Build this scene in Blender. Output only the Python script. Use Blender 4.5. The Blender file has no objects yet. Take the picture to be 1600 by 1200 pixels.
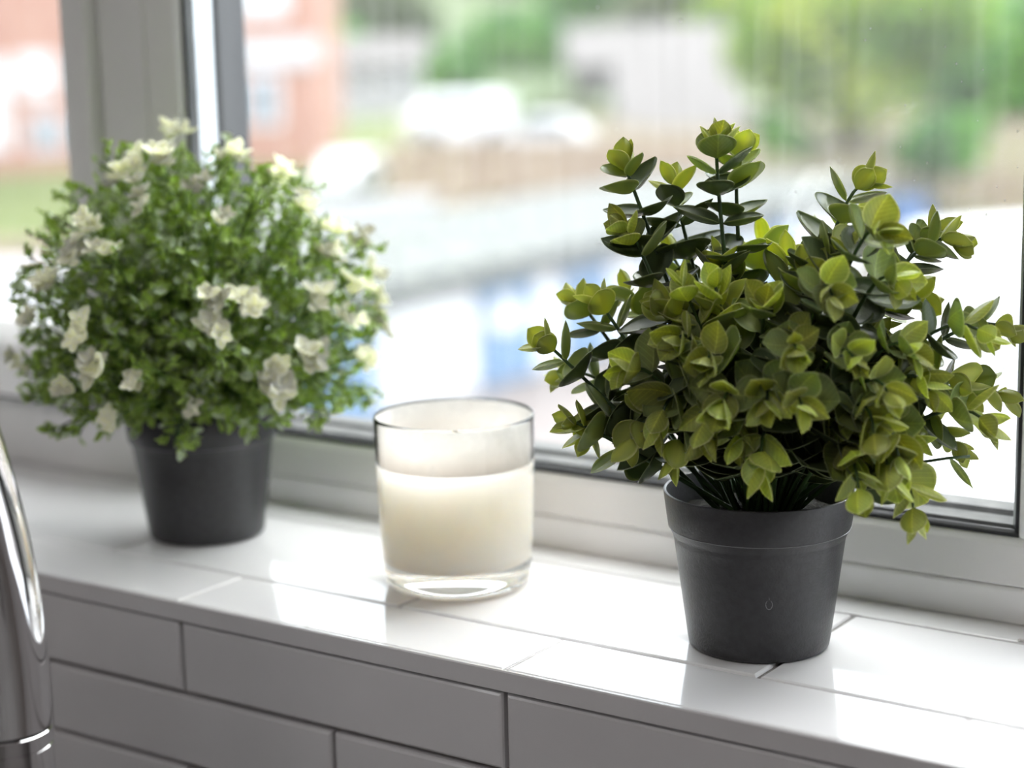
import bpy, math, random
import numpy as np
from mathutils import Vector, Matrix
random.seed(7); np.random.seed(7)
S = bpy.context.scene
COL = S.collection
R = random.uniform

# ------------------------------------------------------------------ camera, world, light, exposure
F = 3021.4
YAW, PIT, ROL = 0.6003, 0.1933, -0.0204
CAM = Vector((0.6743, -0.6800, 0.2933))
fw = Vector((-math.sin(YAW)*math.cos(PIT), math.cos(YAW)*math.cos(PIT), -math.sin(PIT)))
r0 = Vector((math.cos(YAW), math.sin(YAW), 0)); u0 = r0.cross(fw)
rt = r0*math.cos(ROL) + u0*math.sin(ROL); up = -r0*math.sin(ROL) + u0*math.cos(ROL)
cd = bpy.data.cameras.new('camera'); cam = bpy.data.objects.new('camera', cd); COL.objects.link(cam)
cd.sensor_width = 36; cd.lens = F/1600*36; cd.clip_start = 0.02; cd.clip_end = 600
cam.matrix_world = Matrix(((rt.x, up.x, -fw.x, CAM.x), (rt.y, up.y, -fw.y, CAM.y), (rt.z, up.z, -fw.z, CAM.z), (0, 0, 0, 1)))
cd.dof.use_dof = True; cd.dof.focus_distance = 0.872; cd.dof.aperture_fstop = 4.0; cd.dof.aperture_blades = 9
S.camera = cam
S.view_settings.view_transform = 'Standard'; S.view_settings.look = 'None'
S.view_settings.gamma = 1; S.view_settings.use_curve_mapping = False
S.view_settings.exposure = 0.12
S.cycles.use_denoising = True
S.cycles.transparent_max_bounces = 40; S.cycles.max_bounces = 14; S.cycles.transmission_bounces = 12
S.cycles.sample_clamp_indirect = 8

w = bpy.data.worlds.new('overcast sky'); S.world = w; w.use_nodes = True
nt = w.node_tree; nt.nodes.clear()
wo = nt.nodes.new('ShaderNodeOutputWorld'); bg = nt.nodes.new('ShaderNodeBackground')
tc = nt.nodes.new('ShaderNodeTexCoord'); sx = nt.nodes.new('ShaderNodeSeparateXYZ'); cr = nt.nodes.new('ShaderNodeValToRGB')
nt.links.new(tc.outputs['Generated'], sx.inputs[0]); nt.links.new(sx.outputs['Z'], cr.inputs[0])
cr.color_ramp.elements[0].position = 0.0; cr.color_ramp.elements[0].color = (0.53, 0.585, 0.655, 1)
cr.color_ramp.elements[1].position = 0.9; cr.color_ramp.elements[1].color = (.95, .975, 1.02, 1)
nt.links.new(cr.outputs[0], bg.inputs['Color']); bg.inputs['Strength'].default_value = 6.2
nt.links.new(bg.outputs[0], wo.inputs[0])
# sun behind thin cloud: broad and soft
sl = bpy.data.lights.new('veiled_sun', 'SUN'); sl.energy = 4.4; sl.angle = math.radians(70); sl.color = (1, .97, .92)
so = bpy.data.objects.new('veiled_sun', sl); COL.objects.link(so)
so.rotation_euler = (Vector((-0.06, -0.70, -0.80))).to_track_quat('-Z', 'Y').to_euler()
# unseen fill light under the ceiling, added to brighten the room side
al = bpy.data.lights.new('room_fill_light', 'AREA'); al.shape = 'SQUARE'; al.size = 0.9; al.energy = 12; al.color = (1, .95, .92)
ao = bpy.data.objects.new('room_fill_light', al); COL.objects.link(ao); ao.location = (0.5, -1.6, 1.38)

# ------------------------------------------------------------------ pixel helpers (used to place real 3-D things)
def ray(x, y): return fw + rt*((x-800)/F) - up*((y-600)/F)
def P(x, y, D): return CAM + ray(x, y)*D
def on_axis(x, y, base, off=0.0):
    """point on the line of sight where it crosses the upright plane through a pot's axis, moved towards the room by off"""
    n = Vector((CAM.x-base.x, CAM.y-base.y, 0)).normalized()
    d = ray(x, y); t = ((base + n*off - CAM).dot(n))/d.dot(n)
    return CAM + d*t

# ------------------------------------------------------------------ materials
def mat(name, col=(.8, .8, .8), rough=.5, metal=0, spec=.5, **kw):
    m = bpy.data.materials.new(name); m.use_nodes = True
    b = m.node_tree.nodes['Principled BSDF']
    b.inputs['Base Color'].default_value = (*col, 1); b.inputs['Roughness'].default_value = rough
    b.inputs['Metallic'].default_value = metal; b.inputs['Specular IOR Level'].default_value = spec
    for k, v in kw.items(): b.inputs[k.replace('_', ' ')].default_value = v
    return m
def noisy(m, c1, c2, scale, detail=4, coord='Object', lo=.35, hi=.65, bump=0, bscale=None, rough=None):
    nt = m.node_tree; N = nt.nodes; L = nt.links; b = N['Principled BSDF']
    tc = N.new('ShaderNodeTexCoord'); n = N.new('ShaderNodeTexNoise'); n.inputs['Scale'].default_value = scale; n.inputs['Detail'].default_value = detail
    L.new(tc.outputs[coord], n.inputs['Vector'])
    r = N.new('ShaderNodeValToRGB'); r.color_ramp.elements[0].position = lo; r.color_ramp.elements[1].position = hi
    r.color_ramp.elements[0].color = (*c1, 1); r.color_ramp.elements[1].color = (*c2, 1)
    L.new(n.outputs['Fac'], r.inputs[0]); L.new(r.outputs[0], b.inputs['Base Color'])
    if bump:
        n2 = N.new('ShaderNodeTexNoise'); n2.inputs['Scale'].default_value = bscale or scale*4; n2.inputs['Detail'].default_value = 3
        L.new(tc.outputs[coord], n2.inputs['Vector'])
        bp = N.new('ShaderNodeBump'); bp.inputs['Strength'].default_value = bump; bp.inputs['Distance'].default_value = .002
        L.new(n2.outputs['Fac'], bp.inputs['Height']); L.new(bp.outputs[0], b.inputs['Normal'])
    return m
M = {}
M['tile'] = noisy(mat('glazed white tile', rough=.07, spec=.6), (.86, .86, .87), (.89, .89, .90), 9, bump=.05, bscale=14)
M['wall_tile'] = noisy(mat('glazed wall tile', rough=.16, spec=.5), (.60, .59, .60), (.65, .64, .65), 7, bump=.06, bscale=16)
M['grout'] = noisy(mat('grey grout', rough=.9), (.24, .225, .22), (.34, .32, .31), 300)
M['wall_grout'] = noisy(mat('wall grout', rough=.9), (.33, .27, .25), (.42, .36, .33), 200)
M['pale_grout'] = noisy(mat('pale grout', rough=.8), (.60, .58, .58), (.72, .70, .70), 200)
M['upvc'] = noisy(mat('white window plastic', rough=.28, spec=.5), (.85, .85, .85), (.88, .88, .87), 12)
M['plaster'] = noisy(mat('painted plaster', rough=.8), (.50, .48, .47), (.56, .54, .53), 6)
M['floor'] = noisy(mat('grey floor', rough=.5), (.14, .13, .13), (.20, .19, .18), 5)
M['gasket'] = mat('black rubber gasket', (.012, .013, .016), .5)
M['spacer'] = noisy(mat('aluminium spacer', rough=.35, metal=.9), (.55, .57, .58), (.70, .72, .73), 30)
M['outer'] = noisy(mat('weathered outer rubber', rough=.7), (.030, .031, .030), (.075, .075, .07), 60)
M['pot'] = noisy(mat('matt black plastic', rough=.42, spec=.45), (.026, .026, .028), (.034, .034, .037), 300, bump=.12, bscale=900)
M['soil'] = noisy(mat('soil with painted shade', rough=1), (.004, .004, .004), (.02, .018, .012), 200, bump=.8)  # soil kept near black, painting in the darkness inside the bush
M['stem'] = noisy(mat('green plastic stem', rough=.45), (.025, .055, .015), (.05, .10, .025), 60)
M['stem_light'] = noisy(mat('fresh green stem', rough=.5), (.10, .20, .03), (.18, .30, .05), 60)
M['chrome'] = mat('chrome', (.86, .86, .87), .05, 1)
M['wick'] = noisy(mat('candle wick', rough=.9), (.12, .10, .09), (.35, .31, .28), 400)

def leafmat(name, c_mid, c_base, c_edge, transl, rough=.33, tint=(1.12, 1.08, .55), nscale=5, vein=.10):
    m = bpy.data.materials.new(name); m.use_nodes = True; nt = m.node_tree; N = nt.nodes; L = nt.links; b = N['Principled BSDF']
    a = N.new('ShaderNodeAttribute'); a.attribute_name = 'edge'
    r = N.new('ShaderNodeValToRGB'); e = r.color_ramp.elements
    e[0].position = 0; e[0].color = (*c_base, 1); e[1].position = 1; e[1].color = (*c_edge, 1)
    k = e.new(.30); k.color = (*c_mid, 1); k = e.new(.72); k.color = (*c_mid, 1)
    L.new(a.outputs['Fac'], r.inputs[0])
    oi = N.new('ShaderNodeObjectInfo'); hs = N.new('ShaderNodeHueSaturation')
    mr = N.new('ShaderNodeMapRange'); mr.inputs['To Min'].default_value = .72; mr.inputs['To Max'].default_value = 1.25
    mh = N.new('ShaderNodeMapRange'); mh.inputs['To Min'].default_value = .488; mh.inputs['To Max'].default_value = .508
    tc = N.new('ShaderNodeTexCoord'); n = N.new('ShaderNodeTexNoise'); n.inputs['Scale'].default_value = nscale
    L.new(tc.outputs['Object'], n.inputs['Vector'])
    mx = N.new('ShaderNodeMath'); mx.operation = 'MULTIPLY_ADD'; mx.inputs[1].default_value = .5; 
    L.new(n.outputs['Fac'], mx.inputs[0]); L.new(oi.outputs['Random'], mx.inputs[2])
    m2 = N.new('ShaderNodeMath'); m2.operation = 'SUBTRACT'; m2.inputs[1].default_value = .25; L.new(mx.outputs[0], m2.inputs[0])
    L.new(m2.outputs[0], mr.inputs['Value']); L.new(oi.outputs['Random'], mh.inputs['Value'])
    sp = N.new('ShaderNodeSeparateXYZ'); L.new(tc.outputs['Object'], sp.inputs[0])
    def mth(op, a, b_=None):
        q = N.new('ShaderNodeMath'); q.operation = op
        for k_, v_ in enumerate((a, b_)):
            if v_ is None: continue
            if hasattr(v_, 'is_linked'): L.new(v_, q.inputs[k_])
            else: q.inputs[k_].default_value = v_
        return q.outputs[0]
    ab = mth('ABSOLUTE', sp.outputs['X'])
    vn = mth('SINE', mth('MULTIPLY', mth('SUBTRACT', sp.outputs['Y'], mth('MULTIPLY', ab, .8)), 44))
    vv = mth('MULTIPLY', mth('POWER', mth('MAXIMUM', vn, 0), 4), vein)
    rib = mth('MULTIPLY', mth('LESS_THAN', ab, .02), vein*1.6)
    vf = mth('ADD', mr.outputs[0], mth('SUBTRACT', mth('MULTIPLY', mth('ADD', vv, rib), 1.6), vein*.4))
    L.new(vf, hs.inputs['Value']); L.new(mh.outputs[0], hs.inputs['Hue']); L.new(r.outputs[0], hs.inputs['Color'])
    L.new(hs.outputs[0], b.inputs['Base Color']); b.inputs['Roughness'].default_value = rough; b.inputs['Specular IOR Level'].default_value = .5
    bp = N.new('ShaderNodeBump'); bp.inputs['Strength'].default_value = .35; bp.inputs['Distance'].default_value = .0006
    n3 = N.new('ShaderNodeTexNoise'); n3.inputs['Scale'].default_value = nscale*3; L.new(tc.outputs['Object'], n3.inputs['Vector'])
    L.new(n3.outputs['Fac'], bp.inputs['Height']); L.new(bp.outputs[0], b.inputs['Normal'])
    t = N.new('ShaderNodeBsdfTranslucent'); g = N.new('ShaderNodeMixRGB'); g.blend_type = 'MULTIPLY'; g.inputs[0].default_value = 1
    g.inputs[2].default_value = (*tint, 1); L.new(hs.outputs[0], g.inputs[1]); L.new(g.outputs[0], t.inputs['Color'])
    ms = N.new('ShaderNodeMixShader'); ms.inputs[0].default_value = transl
    L.new(b.outputs[0], ms.inputs[1]); L.new(t.outputs[0], ms.inputs[2])
    L.new(ms.outputs[0], N['Material Output'].inputs[0])
    return m
M['leaf_young'] = leafmat('young leaf', (.50, .57, .20), (.57, .62, .19), (.82, .85, .58), .55)
M['leaf_mid'] = leafmat('middle leaf', (.32, .40, .17), (.38, .45, .16), (.60, .66, .42), .50)
M['leaf_old'] = leafmat('old leaf', (.125, .17, .085), (.16, .21, .09), (.36, .42, .25), .40, .28)
M['leaf_small'] = leafmat('small leaf', (.36, .50, .13), (.40, .52, .11), (.60, .70, .34), .5, nscale=140, vein=0)
M['leaf_frost_glint'] = leafmat('frosted leaf with painted glints', (.55, .66, .48), (.46, .58, .36), (.78, .84, .70), .30, nscale=140, vein=0)  # frosted leaves, whitened further to paint in specular highlights
M['petal'] = leafmat('cream petal', (.97, .97, .90), (.93, .93, .72), (.98, .98, .94), .45, .5, (1, 1, .92), nscale=140, vein=0)

def glassmat(name, tint, haze, refl=.06):
    m = bpy.data.materials.new(name); m.use_nodes = True; nt = m.node_tree; N = nt.nodes; L = nt.links; N.remove(N['Principled BSDF'])
    tr = N.new('ShaderNodeBsdfTransparent'); tr.inputs[0].default_value = (*tint, 1)
    gl = N.new('ShaderNodeBsdfGlossy'); gl.inputs['Roughness'].default_value = .02
    lw = N.new('ShaderNodeLayerWeight'); lw.inputs['Blend'].default_value = .5
    pw = N.new('ShaderNodeMath'); pw.operation = 'POWER'; pw.inputs[1].default_value = 4.5; L.new(lw.outputs['Facing'], pw.inputs[0])
    mf = N.new('ShaderNodeMath'); mf.operation = 'MULTIPLY_ADD'; mf.inputs[1].default_value = .75; mf.inputs[2].default_value = refl*.4; L.new(pw.outputs[0], mf.inputs[0])
    m1 = N.new('ShaderNodeMixShader'); L.new(mf.outputs[0], m1.inputs[0]); L.new(tr.outputs[0], m1.inputs[1]); L.new(gl.outputs[0], m1.inputs[2])
    df = N.new('ShaderNodeBsdfTranslucent'); df.inputs[0].default_value = (.9, .9, .9, 1)
    tc = N.new('ShaderNodeTexCoord'); mp = N.new('ShaderNodeMapping'); mp.inputs['Scale'].default_value = (60, 60, 2.2)
    n = N.new('ShaderNodeTexNoise'); n.inputs['Scale'].default_value = 3; n.inputs['Detail'].default_value = 5
    L.new(tc.outputs['Object'], mp.inputs[0]); L.new(mp.outputs[0], n.inputs['Vector'])
    mr = N.new('ShaderNodeMapRange'); mr.inputs['From Min'].default_value = .35; mr.inputs['From Max'].default_value = .8
    mr.inputs['To Min'].default_value = haze*.7; mr.inputs['To Max'].default_value = haze*1.8; L.new(n.outputs['Fac'], mr.inputs['Value'])  # thin scattering film, added to veil the view outside with pale haze
    m2 = N.new('ShaderNodeMixShader'); L.new(mr.outputs[0], m2.inputs[0]); L.new(m1.outputs[0], m2.inputs[1]); L.new(df.outputs[0], m2.inputs[2])
    L.new(m2.outputs[0], N['Material Output'].inputs[0]); return m
M['pane'] = glassmat('window glass', (.985, .99, .985), .012)
M['speck'] = mat('dried rain speck', (.85, .87, .88), .3, Alpha=.55)

# ------------------------------------------------------------------ mesh helpers
class MB:
    def __init__(s): s.v = []; s.f = []; s.e = []
    def add(s, v, f, e=None):
        o = len(s.v); s.v += [tuple(p) for p in v]; s.f += [tuple(i+o for i in q) for q in f]; s.e += list(e) if e is not None else [0.5]*len(v)
    def box(s, a, b, ax=None):
        (x0, y0, z0), (x1, y1, z1) = a, b
        v = [(x0, y0, z0), (x1, y0, z0), (x1, y1, z0), (x0, y1, z0), (x0, y0, z1), (x1, y0, z1), (x1, y1, z1), (x0, y1, z1)]
        if ax: v = [ax(*p) for p in v]
        s.add(v, [(0, 3, 2, 1), (4, 5, 6, 7), (0, 1, 5, 4), (1, 2, 6, 5), (2, 3, 7, 6), (3, 0, 4, 7)])
    def prism(s, prof, fn, t0, t1):
        n = len(prof); v = [fn(p, t0) for p in prof] + [fn(p, t1) for p in prof]
        f = [(i, (i+1) % n, n+(i+1) % n, n+i) for i in range(n)] + [tuple(range(n))[::-1], tuple(range(n, 2*n))]
        s.add(v, f)
    def lathe(s, prof, n=64, c=(0, 0, 0), close=False):
        v = []
        for r, z in prof:
            for k in range(n):
                a = 2*math.pi*k/n; v.append((c[0]+r*math.cos(a), c[1]+r*math.sin(a), c[2]+z))
        m = len(prof); f = []
        for j in range(m-1 + (1 if close else 0)):
            for k in range(n):
                a = j*n+k; b = j*n+(k+1) % n; j2 = (j+1) % m
                f.append((a, b, j2*n+(k+1) % n, j2*n+k))
        s.add(v, f)
    def tube(s, pts, rad, n=8, cap=True):
        pts = [Vector(p) for p in pts]; m = len(pts)
        if not hasattr(rad, '__len__'): rad = [rad]*m
        t0 = (pts[1]-pts[0]).normalized(); ref = Vector((0, 0, 1)) if abs(t0.z) < .9 else Vector((1, 0, 0))
        nrm = t0.cross(ref).normalized(); v = []
        for i in range(m):
            t = (pts[min(i+1, m-1)]-pts[max(i-1, 0)]).normalized()
            nrm = (nrm - t*nrm.dot(t)).normalized(); bn = t.cross(nrm)
            for k in range(n):
                a = 2*math.pi*k/n; v.append(pts[i] + (nrm*math.cos(a)+bn*math.sin(a))*rad[i])
        f = [(j*n+k, j*n+(k+1) % n, (j+1)*n+(k+1) % n, (j+1)*n+k) for j in range(m-1) for k in range(n)]
        if cap: f += [tuple(range(n))[::-1], tuple(range((m-1)*n, m*n))]
        s.add(v, f)
    def mesh(s, name, material=None, smooth=False):
        me = bpy.data.meshes.new(name); me.from_pydata(s.v, [], s.f); me.update()
        at = me.attributes.new('edge', 'FLOAT', 'POINT'); at.data.foreach_set('value', s.e)
        if material: me.materials.append(M[material] if isinstance(material, str) else material)
        if smooth: me.polygons.foreach_set('use_smooth', [True]*len(me.polygons))
        return me
    def obj(s, name, material, parent=None, smooth=False, auto=None, **kw):
        me = s.mesh(name, material, smooth or bool(auto))
        o = link(name, me, parent, **kw)
        if auto: me.set_sharp_from_angle(angle=math.radians(auto))
        return o
def link(name, data, parent=None, loc=None, **kw):
    o = bpy.data.objects.new(name, data); COL.objects.link(o)
    if parent is not None: o.parent = parent
    if loc is not None: o.location = loc
    for k, v in kw.items():
        if v is not None: o[k] = v
    return o
def thing(name, label, category, group=None, loc=(0, 0, 0)):
    return link(name, None, None, loc, label=label, category=category, group=group)
def bx(name, a, b, material, parent=None, **kw):
    m = MB(); m.box(a, b); return m.obj(name, material, parent, **kw)
def slab_mesh(w, d, h, b):
    """tile lying flat, corner at origin, pillowed edge"""
    m = MB(); v = []
    for ins, z in ((0, -h), (0, -b), (b*.35, -b*.35), (b, 0)):
        v += [(ins, ins, z), (w-ins, ins, z), (w-ins, d-ins, z), (ins, d-ins, z)]
    f = [(3, 2, 1, 0), (12, 13, 14, 15)]
    for j in range(3):
        for k in range(4): f.append((j*4+k, j*4+(k+1) % 4, (j+1)*4+(k+1) % 4, (j+1)*4+k))
    m.add(v, f); return m

# ------------------------------------------------------------------ room shell (the kitchen side)
RX0, RX1, RY0, ZF, ZC = -1.7, 2.3, -2.9, -1.05, 1.42
bx('floor', (RX0, RY0, ZF-.05), (RX1, .0, ZF), 'floor', kind='structure')
bx('ceiling', (RX0, RY0, ZC), (RX1, .26, ZC+.05), 'plaster', kind='structure')
bx('wall_left', (RX0-.1, RY0, ZF), (RX0, .26, ZC), 'plaster', kind='structure')
bx('wall_right', (RX1, RY0, ZF), (RX1+.1, .26, ZC), 'plaster', kind='structure')
bx('wall_rear', (RX0, RY0-.1, ZF), (RX1, RY0, ZC), 'plaster', kind='structure')
WX0, WX1, WZ1 = -.92, 1.08, 1.30
wb = MB()
wb.box((RX0, .0075, ZF), (RX1, .26, -.0085)); wb.box((RX0, .0075, -.0085), (WX0, .26, ZC)); wb.box((WX1, .0075, -.0085), (RX1, .26, ZC)); wb.box((WX0, .0075, WZ1), (WX1, .26, ZC))
wall = wb.obj('wall_window_side', 'wall_grout', kind='structure')
# wall tiles below the sill
RH = .0393; G = .0024
tm = slab_mesh(.2-G, RH-G, .006, .0016)
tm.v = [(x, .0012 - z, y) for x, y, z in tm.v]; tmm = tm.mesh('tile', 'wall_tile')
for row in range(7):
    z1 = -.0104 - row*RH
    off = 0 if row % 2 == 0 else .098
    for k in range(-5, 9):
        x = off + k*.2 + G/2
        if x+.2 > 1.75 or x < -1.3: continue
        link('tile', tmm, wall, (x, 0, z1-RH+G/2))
# ------------------------------------------------------------------ the tiled sill
sill = MB(); sill.box((WX0, .002, -.0085), (WX1, .232, -.0018)); sill = sill.obj('trim_1', 'grout', kind='structure', label='white tiled window sill laid in running bond')
D1, D2, YW = .0517, .1545, .178
lp = MB(); lp.prism([(-.0004, -.0098), (-.0004, -.0008), (.0002, -.0002), (.0016, -.0002), (.0016, -.0098)], lambda p, t: (t, p[0], p[1]), WX0, WX1); lp.obj('lip_shade_strip', 'wall_tile', sill)  # strip added in the darker tile colour to put shade on the lip
rows = ((.0017, D1, 0.0, .0011), (D1, D2, -.0985, .0022), (D2, YW+.01, .035, .0012))
for ri, (y0, y1, off, gx) in enumerate(rows):
    g0 = 0 if ri == 0 else .0009
    me = slab_mesh(.2-gx, (y1-.0009)-(y0+g0), .0095 if ri == 0 else .006, .0013).mesh('tile', 'tile')
    for k in range(-5, 6):
        x = off+k*.2+gx/2
        if x < WX0-.2 or x+.2 > WX1+.2: continue
        link('tile', me, sill, (x, y0+g0, (0, -.0002, 0)[ri] + R(-.00012, .00012)))
# pale grout in the joints of the front row
pg = MB()
for k in range(-4, 6): pg.box((k*.2-.0006, .0012, -.004), (k*.2+.0006, D1-.001, -.0006))
pg.obj('pale_joint', 'pale_grout', sill, kind='stuff')
# stray crumbs and nicks at the edge
for (x, y, lab) in ((.392, .1560, 'tiny pale crumb on the sill near the frame, the right one of two'), (.384, .157, 'tiny pale crumb on the sill near the frame, the left one of two')):
    cm = MB(); cm.lathe([(0, .0012), (.0012, .0010), (.0017, .0002), (.0012, 0), (0, 0)], 7)
    cm.obj('sill_crumb', 'pale_grout', None, loc=(x, y, 0), label=lab, category='crumb', group='grout crumbs on the sill')

# ------------------------------------------------------------------ the window
win = link('window_1', None, None, (0, 0, 0), kind='structure', label='white plastic window with a fixed pane and an opening sash')
PX = lambda p, t: (t, p[0], p[1])        # profile in (Y,Z) run along X
PZ = lambda p, t: (p[1], p[0], t)        # profile (Y,X) run along Z
ZT = 1.30
def rail_x(name, prof, x0, x1, material, parent=win, **kw):
    m = MB(); m.prism(prof, PX, x0, x1); o = m.obj(name, material, parent, **kw); bev(o); return o
def rail_z(name, prof, z0, z1, material, parent=win, **kw):
    m = MB(); m.prism(prof, PZ, z0, z1); o = m.obj(name, material, parent, **kw); bev(o); return o
def bev(o, wd=.0011, seg=2):
    b = o.modifiers.new('b', 'BEVEL'); b.width = wd; b.segments = seg; b.limit_method = 'ANGLE'; b.angle_limit = math.radians(25)
    o.data.polygons.foreach_set('use_smooth', [True]*len(o.data.polygons)); o.data.set_sharp_from_angle(angle=math.radians(50))
    wn = o.modifiers.new('n', 'WEIGHTED_NORMAL'); wn.keep_sharp = True
LX, RXJ = -.155, .3705    # daylight opening of the fixed pane
fr = rail_x('bottom_rail', [(YW, 0), (YW, .0168), (YW+.0012, .0178), (.236, .0178), (.236, 0)], -.2000, WX1, 'upvc')
rail_x('bottom_rail', [(YW, 0), (YW, .011), (.1835, .036), (.187, .0440), (.236, .0440), (.236, 0)], WX0, -.2000, 'upvc')
gb = rail_x('glazing_bead', [(YW+.0008, .0181), (YW+.0014, .0215), (.1842, .0368), (.1874, .0402), (.1893, .0402), (.1893, .0181)], LX-.0222, RXJ+.0222, 'upvc')
# mullion between sash and fixed pane, its bead, and the jamb on the right with its bead
rail_z('mullion', [(YW, -.2165), (YW, -.1785), (.236, -.1785), (.236, -.2165)], .0178, ZT, 'upvc')
rail_z('glazing_bead', [(YW+.0008, LX-.0232), (YW+.0014, LX-.019), (.1842, LX-.0034), (.1874, LX), (.1893, LX), (.1893, LX-.0232)], .0402, ZT, 'upvc')
rail_z('glazing_bead', [(YW+.0008, RXJ+.0232), (YW+.0014, RXJ+.019), (.1842, RXJ+.0034), (.1874, RXJ), (.1893, RXJ), (.1893, RXJ+.0232)][::-1], .0402, ZT, 'upvc')
rail_z('mullion', [(YW, RXJ+.0235), (YW, RXJ+.07), (.236, RXJ+.07), (.236, RXJ+.0235)], .0178, ZT, 'upvc')
rail_x('top_rail', [(YW, ZT-.05), (YW, ZT), (.236, ZT), (.236, ZT-.05)], WX0, WX1, 'upvc')
# double glazing of the fixed pane
def glazing(x0, x1, z0, z1, par, dy=0, specks=False):
    o = MB(); o.box((x0-.006, .1903+dy, z0-.006), (x1+.006, .1933+dy, z1)); p = o.obj('glass_pane', 'pane', par)
    o = MB(); o.box((x0-.006, .2085+dy, z0-.006), (x1+.006, .2115+dy, z1)); q = o.obj('glass_pane', 'pane', par)
    g = MB(); g.prism([(.1874+dy, z0-.0015), (.1874+dy, z0+.0018), (.1890+dy, z0+.0030), (.1902+dy, z0+.0030), (.1902+dy, z0-.0015)], PX, x0, x1)
    g.obj('gasket', 'gasket', par)
    for xx, sg in ((x0, 1), (x1, -1)):
        g = MB(); g.prism([(.1874+dy, xx-sg*.001), (.1874+dy, xx+sg*.0016), (.1890+dy, xx+sg*.0024), (.1902+dy, xx+sg*.0024), (.1902+dy, xx-sg*.001)], PZ, z0+.003, z1)
        g.obj('gasket', 'gasket', par)
        g = MB(); g.box((min(xx-sg*.004, xx+sg*.0050), .1936+dy, z0), (max(xx-sg*.004, xx+sg*.0050), .2082+dy, z1)); g.obj('spacer_bar', 'spacer', par)
        g = MB(); g.box((min(xx-sg*.006, xx+sg*.0066), .2118+dy, z0), (max(xx-sg*.006, xx+sg*.0066), .236+dy, z1)); g.obj('outer_seal', 'gasket', par)
    g = MB(); g.box((x0-.004, .1936+dy, z0-.004), (x1+.004, .2082+dy, z0+.0042)); g.obj('spacer_bar', 'outer', par)
    g = MB(); g.box((x0-.006, .2118+dy, z0-.006), (x1+.006, .228+dy, z0+.0062)); g.obj('outer_seal', 'outer', par)
    return p
pane = glazing(LX, RXJ, .0402, ZT-.05, win)
# opening sash on the left, proud of the frame
SX1, SZ0 = -.2185, .0462
sash = win
SY = .1685
rail_x('sash_rail', [(SY, SZ0), (SY, SZ0+.030), (SY+.004, SZ0+.036), (.190, SZ0+.0475), (.225, SZ0+.0475), (.225, SZ0)], WX0+.03, SX1, 'upvc', sash)
rail_z('sash_stile', [(SY, SX1), (.225, SX1), (.225, SX1-.0325), (.186, SX1-.0325), (SY+.003, SX1-.0240), (SY, SX1-.021)], SZ0+.03, ZT-.04, 'upvc', sash)
rail_z('sash_stile', [(SY, WX0+.03), (SY, WX0+.07), (.225, WX0+.07), (.225, WX0+.03)], SZ0, ZT-.04, 'upvc', sash)
rail_x('sash_rail', [(SY, ZT-.08), (SY, ZT-.04), (.225, ZT-.04), (.225, ZT-.08)], WX0+.03, SX1, 'upvc', sash)
g = MB(); g.box((WX0+.03, SY+.004, SZ0-.0022), (SX1-.003, .20, SZ0)); g.obj('gasket', 'gasket', sash)
g = MB(); g.box((WX0+.07, .1975, SZ0+.04), (SX1-.030, .2005, ZT-.07)); g.obj('glass_pane', 'pane', sash)
g = MB(); g.box((WX0+.07, .2125, SZ0+.04), (SX1-.030, .2155, ZT-.07)); g.obj('glass_pane', 'pane', sash)
rail_z('jamb', [(YW, WX0), (YW, WX0+.03), (.236, WX0+.03), (.236, WX0)], .0, ZT, 'upvc')
rail_z('jamb', [(YW, WX1-.05), (YW, WX1), (.236, WX1), (.236, WX1-.05)], .0178, ZT, 'upvc')
g = MB(); g.box((RXJ+.07, .1903, .0178), (WX1-.05, .1933, ZT-.05)); g.obj('glass_pane', 'pane', win)
# dried specks of rain on the fixed pane
sp = MB()
random.seed(5)
for k in range(90):
    x = R(.12, .368); z = R(.06, .42); s = R(.00025, .0006)*(1.6 if random.random() < .1 else 1)
    if random.random() < .5: x = R(.28, .369)
    n = 6; sp.add([(x+s*math.cos(6.283*i/n), .19015, z+s*math.sin(6.283*i/n)*R(1, 1.5)) for i in range(n)] + [(x, .1898, z)], [(n, (i+1) % n, i) for i in range(n)])
sp.obj('water_speck', 'speck', win, kind='stuff')

# ------------------------------------------------------------------ candle in a tumbler
CB = Vector((.1043, .0995, 0.0003))
glass = bpy.data.materials.new('clear glass'); glass.use_nodes = True
b = glass.node_tree.nodes['Principled BSDF']; b.inputs['Transmission Weight'].default_value = 1; b.inputs['Roughness'].default_value = .0
b.inputs['IOR'].default_value = 1.38; b.inputs['Base Color'].default_value = (.985, .995, .99, 1)
M['glass'] = glass
wax = mat('cream candle wax', (.975, .83, .715), .45, Subsurface_Weight=1.0, Subsurface_Scale=.11); wax.node_tree.nodes['Principled BSDF'].inputs['Subsurface Radius'].default_value = (1, .85, .65)
M['wax'] = wax
film = bpy.data.materials.new('waxy film'); film.use_nodes = True; N = film.node_tree.nodes; L = film.node_tree.links; N.remove(N['Principled BSDF'])
tr = N.new('ShaderNodeBsdfTransparent'); tl = N.new('ShaderNodeBsdfTranslucent'); dfb = N.new('ShaderNodeBsdfDiffuse'); tl.inputs[0].default_value = (.97, .95, .92, 1); dfb.inputs[0].default_value = (.95, .94, .92, 1)
a1 = N.new('ShaderNodeMixShader'); a1.inputs[0].default_value = .45; L.new(tl.outputs[0], a1.inputs[1]); L.new(dfb.outputs[0], a1.inputs[2])
n = N.new('ShaderNodeTexNoise'); n.inputs['Scale'].default_value = 70; n.inputs['Detail'].default_value = 5; tc = N.new('ShaderNodeTexCoord'); L.new(tc.outputs['Object'], n.inputs['Vector'])
sx = N.new('ShaderNodeSeparateXYZ'); L.new(tc.outputs['Object'], sx.inputs[0])
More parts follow.
